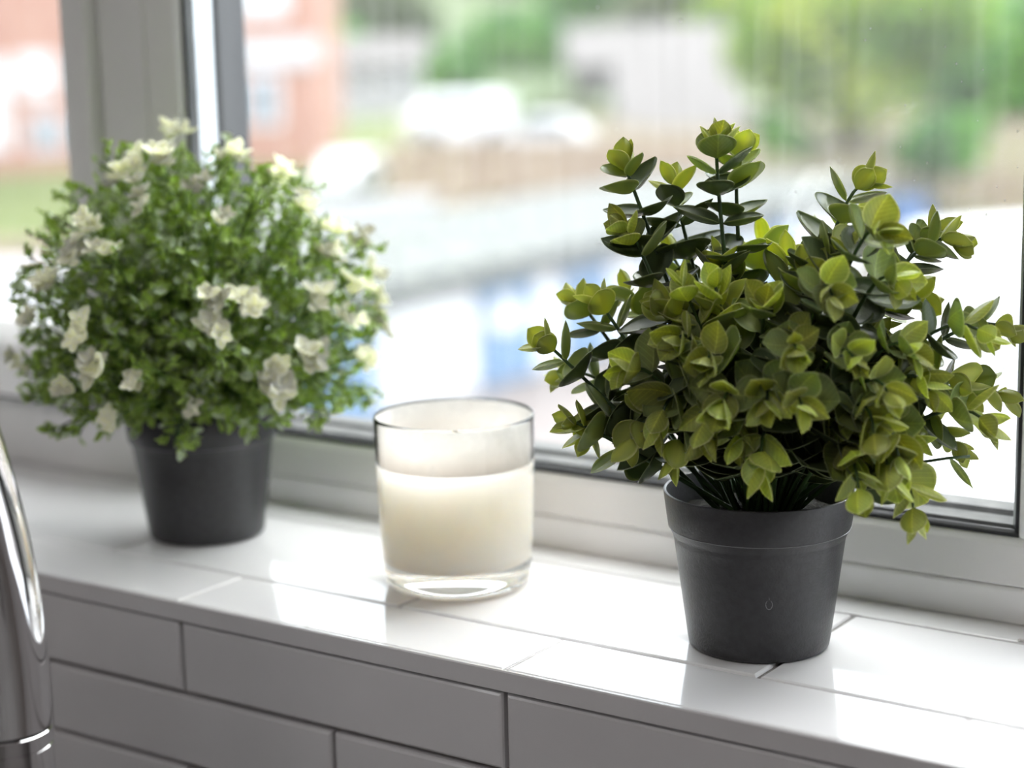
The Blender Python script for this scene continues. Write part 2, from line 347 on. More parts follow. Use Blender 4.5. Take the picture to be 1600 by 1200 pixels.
mr = N.new('ShaderNodeMapRange'); mr.inputs['From Min'].default_value = .060; mr.inputs['From Max'].default_value = .088; mr.inputs['To Min'].default_value = 1.15; mr.inputs['To Max'].default_value = .80
L.new(sx.outputs['Z'], mr.inputs['Value'])
ma = N.new('ShaderNodeMath'); ma.operation = 'MULTIPLY_ADD'; ma.inputs[1].default_value = .9; L.new(n.outputs['Fac'], ma.inputs[0]); L.new(mr.outputs[0], ma.inputs[2])
mb = N.new('ShaderNodeMath'); mb.operation = 'SUBTRACT'; mb.inputs[1].default_value = .35; mb.use_clamp = True; L.new(ma.outputs[0], mb.inputs[0])
a2 = N.new('ShaderNodeMixShader'); L.new(mb.outputs[0], a2.inputs[0]); L.new(tr.outputs[0], a2.inputs[1]); L.new(a1.outputs[0], a2.inputs[2]); L.new(a2.outputs[0], N['Material Output'].inputs[0])
M['film'] = film
candle = thing('candle', 'cream wax candle in a clear thick-based glass tumbler between the two plants', 'candle', loc=CB)
g = MB()
g.lathe([(.0001, .0004), (.030, .0004), (.0345, .0008), (.0372, .0030), (.0383, .0070), (.0395, .030), (.0405, .060), (.0412, .0875), (.0409, .0893), (.0406, .0896), (.0404, .0893), (.0403, .0875), (.0391, .050), (.0380, .0195), (.0362, .0150), (.030, .0132), (.0001, .0128)], 96)
g.obj('tumbler', 'glass', candle, smooth=True)
g = MB(); g.lathe([(.0001, .0125), (.030, .0129), (.0366, .0150), (.0384, .0197), (.0395, .050), (.0399, .0610), (.0399, .0655), (.037, .0640), (.030, .0618), (.020, .0610), (.008, .0612), (.0001, .0616)], 80)
g.obj('wax', 'wax', candle, smooth=True)
g = MB(); g.lathe([(.03925, .0640), (.03975, .075), (.04010, .0880), (.03995, .0880), (.03960, .075), (.03910, .0640)], 96, close=True)
g.obj('wax_film', 'film', candle, smooth=True)
g = MB(); g.tube([(.0, 0, .0600), (.0002, 0, .066), (.0012, .0004, .070), (.0030, .0010, .0735), (.0042, .0012, .0760)], [.0012, .0012, .0011, .0011, .0008], 8)
g.obj('wick', 'wick', candle, smooth=True)

# ------------------------------------------------------------------ plant pots
def pot(parent):
    g = MB()
    pr = [(.0001, .0035), (.0285, .0035), (.0295, .0005), (.0316, .0002), (.0325, .0012), (.0330, .0040), (.0352, .020), (.0375, .038), (.0394, .0520), (.0402, .0538), (.0414, .0562), (.0421, .0582), (.0440, .0728), (.0439, .0736), (.0433, .0739), (.0427, .0735), (.0410, .0590), (.0370, .040), (.031, .007), (.0001, .006)]
    g.lathe(pr, 112); o = g.obj('pot', 'pot', parent, auto=40)
    # parting line under the rim and the little moulding mark on the side
    g = MB(); a = []
    for k in range(97):
        t = 2*math.pi*k/96; a.append((.0418*math.cos(t), .0418*math.sin(t), .0568))
    g.tube(a, .00016, 4, cap=False); g.obj('moulding_line', 'mark', o)
    g = MB(); g.lathe([(.0001, .064), (.020, .0645), (.034, .0625), (.0402, .0605), (.0385, .055), (.0001, .052)], 40)
    for i, p in enumerate(g.v):
        if i % 3: g.v[i] = (p[0], p[1], p[2]+R(-.0015, .0015))
    g.obj('soil', 'soil', parent)
    return o
M['mark'] = mat('pale mark on plastic', (.22, .22, .23), .35)

# ------------------------------------------------------------------ leaves
def leaf_mesh(name, W, cup, tipx, mats, nu=8, nv=9, curl=.22, thick=.020):
    """unit leaf: length 1 along +Y from the origin, upper side +Z"""
    top = []; edge = []
    for j in range(nv+1):
        v = j/nv
        v2 = v
        half = W*.5*(math.sin(math.pi*min(1, v2**.86))**.60 if 0 < v2 < 1 else 0)
        if v2 > .72: half *= 1 - tipx*((v2-.72)/.28)**1.5
        half = max(half, .012)
        for i in range(nu+1):
            u = -1 + 2*i/nu
            z = cup*(u*u)*half*1.0 - .10*math.exp(-(u/.18)**2)*half + curl*(v*v*1.1 - v*.55)
            top.append((u*half, v, z)); edge.append(max(abs(u)**2.2, (max(0, v-.75)/.25)**2*.9) if 0 < v < 1 else 1)
    g = MB(); n = nu+1
    f = [(j*n+i, j*n+i+1, (j+1)*n+i+1, (j+1)*n+i) for j in range(nv) for i in range(nu)]
    m = len(top); bot = [(x, y, z-thick*(1-.5*e)) for (x, y, z), e in zip(top, edge)]
    f2 = [tuple(i+m for i in q[::-1]) for q in f]
    rim = [j*n for j in range(nv)] + [nv*n+i for i in range(nu)] + [j*n+nu for j in range(nv, 0, -1)] + [i for i in range(nu, 0, -1)]
    f3 = [(rim[k], rim[k-1], rim[k-1]+m, rim[k]+m) for k in range(len(rim))]
    g.add(top+bot, f+f2+f3, edge+edge)
    return {k: g.mesh(name, k, True) for k in mats}, g
LEAF = []
for nm, W, cup, tip in (('broad', 1.10, .30, .35), ('oval', .86, .36, .45), ('narrow', .60, .5, .6)):
    LEAF.append(leaf_mesh('leaf', W, cup, tip, ('leaf_young', 'leaf_mid', 'leaf_old')))
def frame(T, S_, ang):
    d = (S_*math.cos(ang) + T*math.sin(ang)).normalized(); n = (T - d*T.dot(d)).normalized(); x = d.cross(n)
    return x, d, n
def bez(a, b, c, t): return a*(1-t)**2 + b*2*t*(1-t) + c*t*t

# --- right plant
random.seed(11)
PB = Vector((.2810, .0937, 0.0003))
plant = thing('potted_plant', 'round-leaved artificial green plant in a black plastic pot, right of the candle', 'plant', loc=PB)
pot(plant)
# moulding scar on the front of the pot
nrm = Vector((CAM.x-PB.x, CAM.y-PB.y, 0)).normalized()
branches = []
# (tip px x, y, towards-room offset, bend px x,y or None, bare length fraction, size)
T = [
 (1146, 210, .000, (1128, 330), .10, .9), (1176, 224, -.022, (1152, 340), .12, .85),
 (986, 284, -.010, (1010, 350), .15, .95), (1062, 296, -.030, (1075, 380), .15, 1.0), (950, 362, .014, (1020, 440), .15, 1.0),
 (884, 466, -.034, (950, 530), .2, .85), (925, 470, -.020, (975, 530), .2, .95), (962, 468, -.045, (1020, 500), .2, .9),
 (834, 528, .014, (910, 590), .12, 1.0), (862, 600, -.03, (960, 600), .2, .9), (872, 656, .026, (960, 690), .15, 1.05),
 (1382, 276, -.012, (1290, 390), .32, 1.05), (1392, 384, .050, (1320, 420), .25, 1.05), (1348, 392, .02, (1270, 450), .25, 1.0),
 (1518, 392, .000, (1390, 425), .22, .95), (1490, 362, -.02, (1400, 430), .3, .8), (1596, 528, -.008, (1450, 530), .2, .9),
 (1560, 548, .03, (1430, 520), .2, .95), (1588, 640, -.02, (1450, 600), .2, .9), (1560, 690, .03, (1450, 640), .2, 1.1),
 (1430, 838, .060, (1380, 700), .0, 1.2), (1345, 800, .070, (1310, 680), .0, 1.2), (1395, 780, .066, (1340, 660), .0, 1.25), (1100, 712, .062, (1130, 620), .05, 1.25), (1150, 720, .056, (1160, 610), .0, 1.3), (1020, 700, .05, (1080, 600), .05, 1.2), (1370, 712, .072, (1330, 620), .1, 1.15), (1410, 750, .064, (1350, 640), .1, 1.2), (1330, 750, .056, (1300, 640), .05, 1.25),
 (1308, 488, .066, (1270, 470), .2, .92), (1418, 468, .045, (1340, 470), .2, 1.1), (1244, 568, .074, (1230, 560), .2, .9),
 (1344, 585, .070, (1290, 560), .2, .9), (1196, 660, .074, (1200, 610), .2, 1.1), (1186, 768, .066, (1195, 660), .15, 1.25),
 (1044, 548, .050, (1100, 560), .2, 1.1), (1096, 588, .064, (1130, 580), .2, 1.15), (1048, 744, .036, (1090, 640), .15, 1.15),
 (976, 716, .034, (1050, 640), .12, 1.2), (908, 706, .012, (980, 650), .15, 1.1), (960, 600, .05, (1040, 600), .2, 1.1),
 (1466, 640, .040, (1380, 590), .2, 1.05), (1520, 640, .01, (1420, 590), .2, 1.1), (1510, 720, .01, (1400, 640), .25, .9),
 (1250, 430, -.02, (1220, 480), .2, 1.1), (1210, 390, -.045, (1190, 450), .2, 1.0), (1030, 400, -.05, (1080, 470), .2, 1.0),
 (1290, 420, .03, (1250, 500), .15, 1.2), (1190, 480, .05, (1190, 540), .15, 1.2), (1100, 470, .03, (1130, 540), .15, 1.2),
 (1010, 480, .03, (1080, 540), .15, 1.15), (1460, 480, -.03, (1360, 500), .2, 1.0), (1400, 640, .07, (1330, 600), .2, 1.1),
 (1120, 660, .078, (1150, 620), .15, 1.2), (1260, 660, .085, (1230, 620), .15, 1.1), (1330, 690, .05, (1260, 640), .1, 1.2),
 (1440, 580, .05, (1360, 550), .2, 1.0), (1370, 330, -.05, (1280, 420), .3, .9), (1100, 400, -.01, (1130, 480), .2, 1.1),
]
extra = []
for k in range(16):     # back and inside of the bush, towards the pane
    a = R(0, 2*math.pi); e = R(.15, 1.2); rr = R(.055, .090)
    q = PB + Vector((rr*math.cos(a)*math.cos(e), rr*math.sin(a)*math.cos(e), .085+rr*math.sin(e)*1.2))
    if (q-PB).dot(nrm) < .05 and q.y < .172: extra.append(q)
def clampy(p, lim=.180):
    if p.y > lim: p.y = lim
    return p
leaves = []
nid = 0
def branch(p0, p1, p2, bare, size, tip_young=True):
    global nid
    m = 14; pts = [bez(p0, p1, p2, i/m) for i in range(m+1)]
    Ls = sum((pts[i+1]-pts[i]).length for i in range(m))
    g = MB(); g.tube([p-PB for p in pts], [.00125-.0006*i/m for i in range(m+1)], 6)
    st = g.obj('branch', 'stem', plant, smooth=True)
    s = bare*Ls + .006; ph = R(0, math.pi)
    while s < Ls - .002:
        t = s/Ls; p = bez(p0, p1, p2, t); T_ = (bez(p0, p1, p2, min(1, t+.02))-bez(p0, p1, p2, t-.02)).normalized()
        remain = Ls - s; age = min(1, remain/.075)
        ref = Vector((.3, .2, 1)).cross(T_).normalized() if abs(T_.z) < .97 else Vector((1, 0, 0))
        S1 = Matrix.Rotation(ph, 3, T_) @ ref
        for sg in (1, -1):
            S_ = Matrix.Rotation(R(-.25, .25), 3, T_) @ (S1*sg)
            ang = math.radians(52 - 42*age + R(-13, 13)); ln = (.0118 + .0112*age)*size*R(.86, 1.14)
            x, d, n = frame(T_, S_, ang)
            if age < .30: kind = 2 if random.random() < .45 else 1
            elif age < .65: kind = 1 if random.random() < .65 else 0
            else: kind = 0 if random.random() < .7 else 1
            mt = 'leaf_young' if age < .36+R(-.08, .08) else ('leaf_mid' if age < .62+R(-.1, .14) else 'leaf_old')
            leaves.append([st, p + d*.0006, x, d, n, ln, kind, mt, p])
        ph += math.pi/2 + R(-.2, .2); s += (.0105 + .0070*age)*(.6+.4*size)*R(.9, 1.1)
    # closing pair at the tip
    T_ = (pts[-1]-pts[-2]).normalized(); ref = Vector((.3, .2, 1)).cross(T_).normalized()
    S1 = Matrix.Rotation(ph, 3, T_) @ ref
    for sg in (1, -1):
        x, d, n = frame(T_, S1*sg, math.radians(58+R(-8, 10))); leaves.append([st, pts[-1], x, d, n, 0.0112*size*R(.9, 1.15), 2 if random.random() < .4 else 1, 'leaf_young', pts[-1]])
for (x, y, off, mid, bare, size) in T:
    p2 = clampy(on_axis(x, y, PB, off)); a = R(0, 6.28); 
    out = (p2-PB); out.z = 0
    p0 = PB + Vector((R(-.006, .006), R(-.006, .006), .060)) + out*.12
    p1 = clampy(on_axis(mid[0], mid[1], PB, off*.62)); p1 = p1 + (p1-(p0+p2)*.5)*.55
    if p2.z < .1: p1.z = max(p1.z, .105)
    p2 = p2 - (p2-p1).normalized()*.0085*size
    branch(p0, clampy(p1), p2, bare+.12, size)
for q in extra:
    out = q-PB; out.z = 0; p0 = PB+Vector((0, 0, .060))+out*.1
    branch(p0, PB+out*.35+Vector((0, 0, .12)), q, .2, 1.15)
# keep leaves off the window frame, the pot wall and the pane
def ok(l):
    q = l[1]+l[3]*l[5]
    if q.y > .1868: return False
    for k in range(5):
        for sw in (-.45, 0, .45):
            e = l[1]+l[3]*(l[5]*k/4)+l[2]*(l[5]*sw)
            if e.z < .0775 and math.hypot(e.x-PB.x, e.y-PB.y) < .0475 and l[1].z < .20: return False
    return True
leaves = [l for l in leaves if ok(l)]
rank = sorted(range(len(leaves)), key=lambda i: -((leaves[i][1]-PB).dot(nrm)*1.3 + (leaves[i][1]-PB-Vector((0, 0, .10))).length*.8 + leaves[i][5]*1.2))
keep = set(rank[:295]); stuff = {}
for i, l in enumerate(leaves):
    st, p, x, d, n, ln, kind, mt, _ = l
    mx = Matrix(((x.x*ln, d.x*ln, n.x*ln, p.x-PB.x), (x.y*ln, d.y*ln, n.y*ln, p.y-PB.y), (x.z*ln, d.z*ln, n.z*ln, p.z-PB.z), (0, 0, 0, 1)))
    if i in keep:
        o = link('leaf', LEAF[kind][0][mt], st); o.matrix_local = mx
    else:
        g = LEAF[kind][1]; stuff.setdefault(mt, MB()).add([mx @ Vector(v) for v in g.v], g.f, g.e)
allb = MB(); mi = []
for k, (mt, g) in enumerate(stuff.items()):
    mi += [k]*len(g.f); allb.add(g.v, g.f, g.e)
fo = allb.obj('inner_leaves', None, plant, smooth=True, kind='stuff')
for mt in stuff: fo.data.materials.append(M[mt])
fo.data.polygons.foreach_set('material_index', mi)
# the one narrow blade on the bare twig, lower right
pts = [on_axis(1440, 722, PB, .02), on_axis(1480, 716, PB, .02), on_axis(1516, 713, PB, .02)]
g = MB(); g.tube([p-PB for p in pts], .0007, 6); tw = g.obj('branch', 'stem', plant, smooth=True)
p, q = on_axis(1484, 716, PB, .02), on_axis(1520, 762, PB, .02); d = (q-p).normalized(); n = nrm.copy(); n = (n-d*n.dot(d)).normalized(); x = d.cross(n); ln = (q-p).length
o = link('leaf', leaf_mesh('leaf', .22, .4, .9, ('leaf_mid',))[0]['leaf_mid'], tw)
o.matrix_local = Matrix(((x.x*ln, d.x*ln, n.x*ln, p.x-PB.x), (x.y*ln, d.y*ln, n.y*ln, p.y-PB.y), (x.z*ln, d.z*ln, n.z*ln, p.z-PB.z), (0, 0, 0, 1)))
# scratch mark on the pot
g = MB(); c = on_axis(1202, 946, PB, .0370)
rad = (c-PB); rad.z = 0; rad = rad.normalized()*(.0375 + (.040-.0375)*(c.z-.038)/.018); tg = Vector((-rad.y, rad.x, 0)).normalized(); c0 = PB+rad
ps = [Vector((c0.x, c0.y, c.z)) + tg*.0015*math.cos(a)+Vector((0, 0, .0022*math.sin(a)))+rad.normalized()*.0002 - PB for a in np.linspace(0, 6.28, 13)]
g.tube(ps, .00012, 4, cap=False); g.tube([Vector((c0.x, c0.y, c.z+.0022))+rad.normalized()*.0003-PB, Vector((c0.x, c0.y, c.z+.008))+rad.normalized()*.0008-PB], .0001, 4)
g.obj('scratch_mark', 'mark', plant, label='small pale ring-shaped scratch on the black pot', kind='stuff')

# --- left plant
random.seed(23)
QB = Vector((-.0779, .1065, 0.0003))
bush = thing('potted_plant', 'bushy plant with tiny leaves and cream flowers in a black pot', 'plant', loc=QB)
pot(bush)
qn = Vector((CAM.x-QB.x, CAM.y-QB.y, 0)).normalized(); ql = Vector((-qn.y, qn.x, 0))
SL = {}
for nm, W, cup, tip in (('a', .72, .3, .3), ('b', .45, .3, .6)): SL[nm] = leaf_mesh('leaf', W, cup, tip, ('leaf_small',), nu=2, nv=4, curl=.15, thick=.03)[1]
PT = leaf_mesh('petal', .74, .35, .10, ('petal',), nu=4, nv=5, curl=.22, thick=.06)[1]
buckets = {'leaf_small': MB(), 'leaf_frost_glint': MB()}
def put(bucket, g, p, x, d, n, ln):
    bucket.add([p + x*(v[0]*ln) + d*(v[1]*ln) + n*(v[2]*ln) - QB for v in g.v], g.f, g.e)
def rnd_unit():
    while 1:
        v = Vector((R(-1, 1), R(-1, 1), R(-1, 1)))
        if .05 < v.length < 1: return v.normalized()
def sprig(p0, p1, p2, n=10, flower=False, st_mat='stem_light', tipneedle=False):
    g = MB(); g.tube([bez(p0, p1, p2, i/8)-QB for i in range(9)], [.0009-.00005*i for i in range(9)], 5)
    st = g.obj('branch', st_mat, bush, smooth=True)
    sub = MB()
    for k in range(n):
        t = .30 + .70*(k+R(0, .6))/n; p = bez(p0, p1, p2, t); T_ = (bez(p0, p1, p2, min(1, t+.03))-bez(p0, p1, p2, t-.03)).normalized()
        S_ = rnd_unit(); S_ = (S_-T_*S_.dot(T_)).normalized(); dd = (S_*.85+T_*.75).normalized(); tl = R(.010, .022)*(1-.35*t)
        e = clampy(p + dd*tl, .1765)
        sub.tube([p-QB, (p+e)*.5-QB, e-QB], [.0006, .0005, .0004], 3)
        for q in range(7):
            s = .2+.8*q/6; pp = p.lerp(e, s); s2 = rnd_unit(); s2 = (s2-dd*s2.dot(dd)).normalized()
            x, d, nn = frame(dd, s2, math.radians(R(15, 60))); ln = R(.0036, .0068)
            if (pp+d*ln).y > .180: continue
            if pp.z < .078 and (Vector((pp.x-QB.x, pp.y-QB.y, 0)).length < .0465) and pp.z < .062: continue
            fr_ = random.random() < .20
            put(buckets['leaf_frost_glint' if fr_ else 'leaf_small'], SL['a' if random.random() < .65 else 'b'], pp, x, d, nn, ln*(1.15 if fr_ else 1))
    sub.obj('twigs', st_mat, st, kind='stuff')
    return st
def blossom(p, axis, parent, size=1.0, k=6):
    g = MB()
    for i in range(k):
        a = 2*math.pi*i/k + R(-.3, .3); ref = axis.orthogonal().normalized(); S_ = Matrix.Rotation(a, 3, axis) @ ref
        x, d, n = frame(axis, S_, math.radians(R(-5, 55))); ln = R(.0074, .0104)*size
        g.add([p + x*(v[0]*ln) + d*(v[1]*ln+.0006) + n*(v[2]*ln) - QB for v in PT.v], PT.f, PT.e)
    g.obj('blossom', 'petal', parent, smooth=True)
C0 = QB + Vector((0, 0, .114))
def dome(x, y):
    """where the line of sight meets the bush's egg-shaped outline (or passes nearest)"""
    ax = Vector((.096, .096, .106)); d = ray(x, y); o = CAM-C0
    D_ = Vector((d.x/ax.x, d.y/ax.y, d.z/ax.z)); O_ = Vector((o.x/ax.x, o.y/ax.y, o.z/ax.z))
    a = D_.dot(D_); b = O_.dot(D_); c = O_.dot(O_)-1; disc = b*b-a*c
    t = (-b-math.sqrt(disc))/a if disc > 0 else -b/a
    return CAM+d*t
FL = [(150, 578, 1.2), (345, 470, 1), (385, 475, 1.1), (330, 508, 1), (432, 610, 1.25), (476, 566, 1.2), (425, 575, .9), (494, 460, 1.1), (132, 520, .9), (38, 562, .9), (50, 498, .9),
      (272, 218, 1), (258, 258, 1.1), (196, 274, 1), (216, 262, .9), (368, 246, 1), (440, 268, 1), (470, 330, 1), (515, 365, 1.1), (548, 385, 1.1), (575, 420, 1), (580, 470, 1.1), (585, 510, 1.1), (560, 560, 1), (150, 362, 1), (118, 398, 1),
      (170, 400, .9), (90, 440, .9), (300, 300, .8), (222, 310, .9), (535, 500, .9), (110, 600, .8), (300, 640, .6), (215, 590, .8), (180, 660, .8), (545, 440, 1), (500, 400, .9), (340, 350, .7)]
for (x, y, s) in FL:
    p2 = clampy(dome(x, y), .176); out = (p2-QB); out.z = 0; p0 = QB+out*.15+Vector((0, 0, .060))
    p1 = QB+out*.45+Vector((0, 0, max(.10, p2.z*.75)))
    st = sprig(p0, p1, p2, 5)
    ax = (p2-C0).normalized()
    for q in range(2 if s < .9 else 3):
        blossom(p2 + rnd_unit()*.0072*(q > 0) + ax*.002, (ax+rnd_unit()*.45+Vector((0, 0, .55))).normalized(), st, s*(1 if q == 0 else .85), 6 if q == 0 else 5)
N_S = 135
for k in range(N_S):
    zf = 1 - 1.42*(k+.5)/N_S; a = k*2.39996; rr = math.sqrt(max(0, 1-zf*zf))
    lx, ly, lz = rr*math.cos(a), rr*math.sin(a), zf
    s = R(.86, 1.04)
    p2 = C0 + ql*(lx*.104*s) + qn*(ly*.094*s) + Vector((0, 0, lz*.110*s))
    if p2.z < .070: p2.z = .070 + R(0, .012)
    p2 = clampy(p2, .176); out = (p2-QB); out.z = 0
    if p2.z < .08 and out.length < .050: continue
    p0 = QB+out*.15+Vector((0, 0, .060)); p1 = QB+out*.5+Vector((0, 0, max(.09, p2.z*.85)))
    sprig(p0, p1, p2, 14, st_mat='stem' if k % 3 == 0 else 'stem_light')
for i, (k, g) in enumerate(buckets.items()):
    o = g.obj('small_leaves' if i == 0 else 'frosted_glint_leaves', k, bush, smooth=True, kind='stuff')

# ------------------------------------------------------------------ chrome tap, left foreground
TB = P(8, 1200, .80)
tap = thing('kitchen_tap', 'polished chrome tap with a curved spout in front of the sill', 'tap', loc=(TB.x, TB.y, TB.z))
def tp(x, y, D): return P(x, y, D) - TB
RR = .0193
g = MB()
path = [tp(13, 1300, .800), tp(12, 1230, .80), tp(11, 1160, .80), tp(8, 1100, .799), tp(2, 1030, .797), tp(-7, 960, .794), (tp(-19, 890, .790)), tp(-35, 820, .785), tp(-55, 750, .778), tp(-82, 670, .768), tp(-122, 590, .752), tp(-175, 525, .730), tp(-240, 490, .705), tp(-320, 478, .676), tp(-400, 490, .650), tp(-470, 530, .630), tp(-520, 600, .615)]
def smooth_path(pts, k=5):
    out = []
    for i in range(len(pts)-1):
        a, b, c, d = pts[max(0, i-1)], pts[i], pts[i+1], pts[min(len(pts)-1, i+2)]
        for j in range(k):
            t = j/k; out.append(.5*((2*b)+(c-a)*t+(2*a-5*b+4*c-d)*t*t+(3*b-a-3*c+d)*t**3))
    return out+[pts[-1]]
path = smooth_path(path)
g.tube(path[9:], RR*.99, 48); g.obj('spout', 'chrome', tap, smooth=True)
g = MB(); b0 = path[0].copy(); zt = tp(12, 1156, .8).z; cxy = tp(12, 1200, .80)
zb = ZF*.22 - TB.z
g.lathe([(.0215, zb), (.0215, zb+.006), (RR*1.0, zb+.010), (RR*1.0, zt-.0006), (RR*.975, zt-.0003), (RR*.975, zt+.0003), (RR*1.0, zt+.0006), (RR*1.0, zt+.006), (RR*.98, zt+.0062)], 64, c=(cxy.x, cxy.y, 0))
g.obj('tap_body', 'chrome', tap, auto=30)
g = MB(); g.box((cxy.x+TB.x-.6, -.62, zb+TB.z-.03), (cxy.x+TB.x+1.2, -.0, zb+TB.z)); 
M['worktop'] = noisy(mat('dark worktop', rough=.3), (.05, .045, .045), (.10, .09, .09), 30)
wt = g.obj('worktop', 'worktop', None, label='dark kitchen worktop under the tap, below the tiled wall', category='worktop')

# ------------------------------------------------------------------ outside, seen out of focus
rf = Vector((math.cos(YAW), math.sin(YAW), 0)); ff = Vector((-math.sin(YAW), math.cos(YAW), 0))
O = Vector((CAM.x, CAM.y, 0))
def E_(l, s, z): return O + rf*l + ff*s + Vector((0, 0, z))       # lateral, away, height
def pix(x, y, D):       # pixel at depth D -> (lateral, away, height)
    p = P(x, y, D); q = p-O; return q.dot(rf), q.dot(ff), p.z
ZG = -7.1
M['tarmac'] = noisy(mat('pale tarmac', rough=.9), (.115, .095, .09), (.15, .13, .125), .6)
M['grass'] = noisy(mat('lawn grass', rough=.9), (.075, .105, .02), (.105, .13, .03), 1.2)
M['scrub'] = noisy(mat('bare brown scrub', rough=1), (.085, .06, .04), (.11, .10, .055), .5)
M['hill'] = noisy(mat('hill scrub', rough=1), (.04, .07, .02), (.09, .11, .05), .12)
M['brickfar'] = noisy(mat('red brick', rough=.85), (.26, .12, .085), (.33, .18, .13), 2.5)
M['tanwall'] = noisy(mat('tan garden wall', rough=.9), (.22, .155, .11), (.28, .215, .15), .9)
M['render'] = noisy(mat('white render', rough=.7), (.36, .36, .37), (.42, .42, .43), 1)
M['white_paint'] = noisy(mat('white paint', rough=.35), (.55, .55, .57), (.62, .62, .64), 1)
M['roofing'] = noisy(mat('grey green roofing felt', rough=.7), (.066, .075, .071), (.080, .088, .084), .8)
M['slate'] = noisy(mat('grey slate', rough=.6), (.075, .068, .065), (.10, .09, .088), 1.5)
M['blue'] = noisy(mat('blue garage paint', rough=.5), (.11, .20, .33), (.13, .23, .37), 1)
M['bluedeep'] = noisy(mat('deep blue paint', rough=.5), (.05, .12, .30), (.07, .15, .34), 1)
M['darkglass'] = mat('far window glass', (.10, .12, .14), .12)
M['netting'] = mat('net curtain behind glass', (.45, .46, .47), .3)
M['tyre'] = mat('tyre rubber', (.02, .02, .02), .8)
M['bark'] = noisy(mat('bark', rough=.9), (.08, .06, .045), (.15, .12, .09), 4)
M['terracotta'] = noisy(mat('terracotta tiles', rough=.8), (.26, .13, .085), (.32, .18, .12), 2)
# ground: level yard, then a bank and a hill
def strip(name, prof, l0, l1, material, **kw):
    g = MB(); n = 24; v = []; 
    for (s, z) in prof:
        for i in range(n+1):
            l = l0+(l1-l0)*i/n; v.append(E_(l, s, z + (.0 if s < 50 else .25*math.sin(i*1.7+s))))
    m = n+1; f = [(j*m+i, j*m+i+1, (j+1)*m+i+1, (j+1)*m+i) for j in range(len(prof)-1) for i in range(n)]
    k = len(v); v2 = [p - Vector((0, 0, 1.0)) for p in v]; f += [tuple(i+k for i in q[::-1]) for q in f]
    g.add(v+v2, f); return g.obj(name, material, None, smooth=True, kind='structure', **kw)
strip('yard_ground', [(1.5, ZG), (20, ZG), (52, ZG)], -60, 60, 'tarmac')
strip('grass_bank', [(51.5, ZG-.05), (54, -6.2), (60, -4.4), (74, -3.9)], -70, -2.6, 'grass')
strip('scrub_bank', [(51.5, ZG-.05), (54, -6.2), (60, -4.4), (74, -3.9)], -2.6, 70, 'scrub')
strip('hill_ground', [(73.5, -3.9), (92, -3.6), (125, -2.2), (175, 5), (240, 18)], -150, 150, 'hill')
def Ebox(g, l0, l1, s0, s1, z0, z1): g.box((l0, s0, z0), (l1, s1, z1), ax=lambda a, b, c: tuple(E_(a, b, c)))
def eobj(name, l0, l1, s0, s1, z0, z1, material, parent, **kw):
    g = MB(); Ebox(g, l0, l1, s0, s1, z0, z1); return g.obj(name, material, parent, **kw)
def gable(g, l0, l1, s0, s1, z0, h):
    v = [E_(l0, s0, z0), E_(l1, s0, z0), E_(l1, s1, z0), E_(l0, s1, z0), E_(l0, (s0+s1)/2, z0+h), E_(l1, (s0+s1)/2, z0+h)]
    g.add(v, [(0, 1, 5, 4), (2, 3, 4, 5), (1, 2, 5), (3, 0, 4), (3, 2, 1, 0)])
def house(label, x0, x1, ybase, D, zt, depth, wallm, roofm, wins, bands=(), group=None):
    l0, s, zb = pix(x0, ybase, D); l1 = pix(x1, ybase, D)[0]; s = pix((x0+x1)/2, ybase, D)[1]
    t = thing('house', label, 'house', group)
    eobj('house_wall', l0, l1, s, s+depth, zb-1.0, zt, wallm, t)
    g = MB(); gable(g, l0-.4, l1+.4, s-.4, s+depth+.4, zt, depth*.35); g.obj('roof', roofm, t)
    for (a, b_, c, d, mt) in wins:
        la, _, za = pix(a, d, D); lb, _, zb_ = pix(b_, c, D)
        f = eobj('window', la, lb, s-.08, s+.02, za, zb_, 'white_paint', t)
        eobj('window_pane', la+.12, (la+lb)/2-.04, s-.10, s-.06, za+.12, zb_-.12, mt, f); eobj('window_pane', (la+lb)/2+.04, lb-.12, s-.10, s-.06, za+.12, zb_-.12, mt, f)
    for (a, b_, c, d, mt) in bands:
        la, _, za = pix(a, d, D); lb, _, zb_ = pix(b_, c, D); eobj('stone_band', la, lb, s-.15, s+.02, za, zb_, mt, t)
    return t
house('red brick house with a pale stone band, behind the left plant and mullion', -320, 498, 236, 60, 6, 9, 'brickfar', 'slate',
      [(378, 452, -70, 24, 'netting'), (388, 440, 116, 196, 'darkglass'), (34, 92, 84, 150, 'netting'), (-60, 14, 90, 236, 'netting'), (48, 102, 178, 236, 'darkglass'), (150, 210, 110, 190, 'darkglass'), (-200, -110, 110, 190, 'darkglass')],
      [(344, 500, 58, 104, 'render')])
house('white rendered house in the far distance right of the brick house', 508, 655, 176, 78, .293-84*78/F, 3, 'render', 'slate', [(540, 575, 110, 140, 'darkglass'), (600, 635, 110, 140, 'darkglass')])
house('far grey house with a slate roof behind the middle trees', 900, 1130, 205, 86, .293-95*86/F, 5, 'slate', 'slate', [(950, 985, 130, 165, 'darkglass'), (1040, 1080, 130, 165, 'netting')])
house('low far building with terracotta walls left of the big tree', 985, 1150, 262, 70, .293-190*70/F, 6, 'terracotta', 'slate', [(1030, 1060, 215, 240, 'darkglass')])
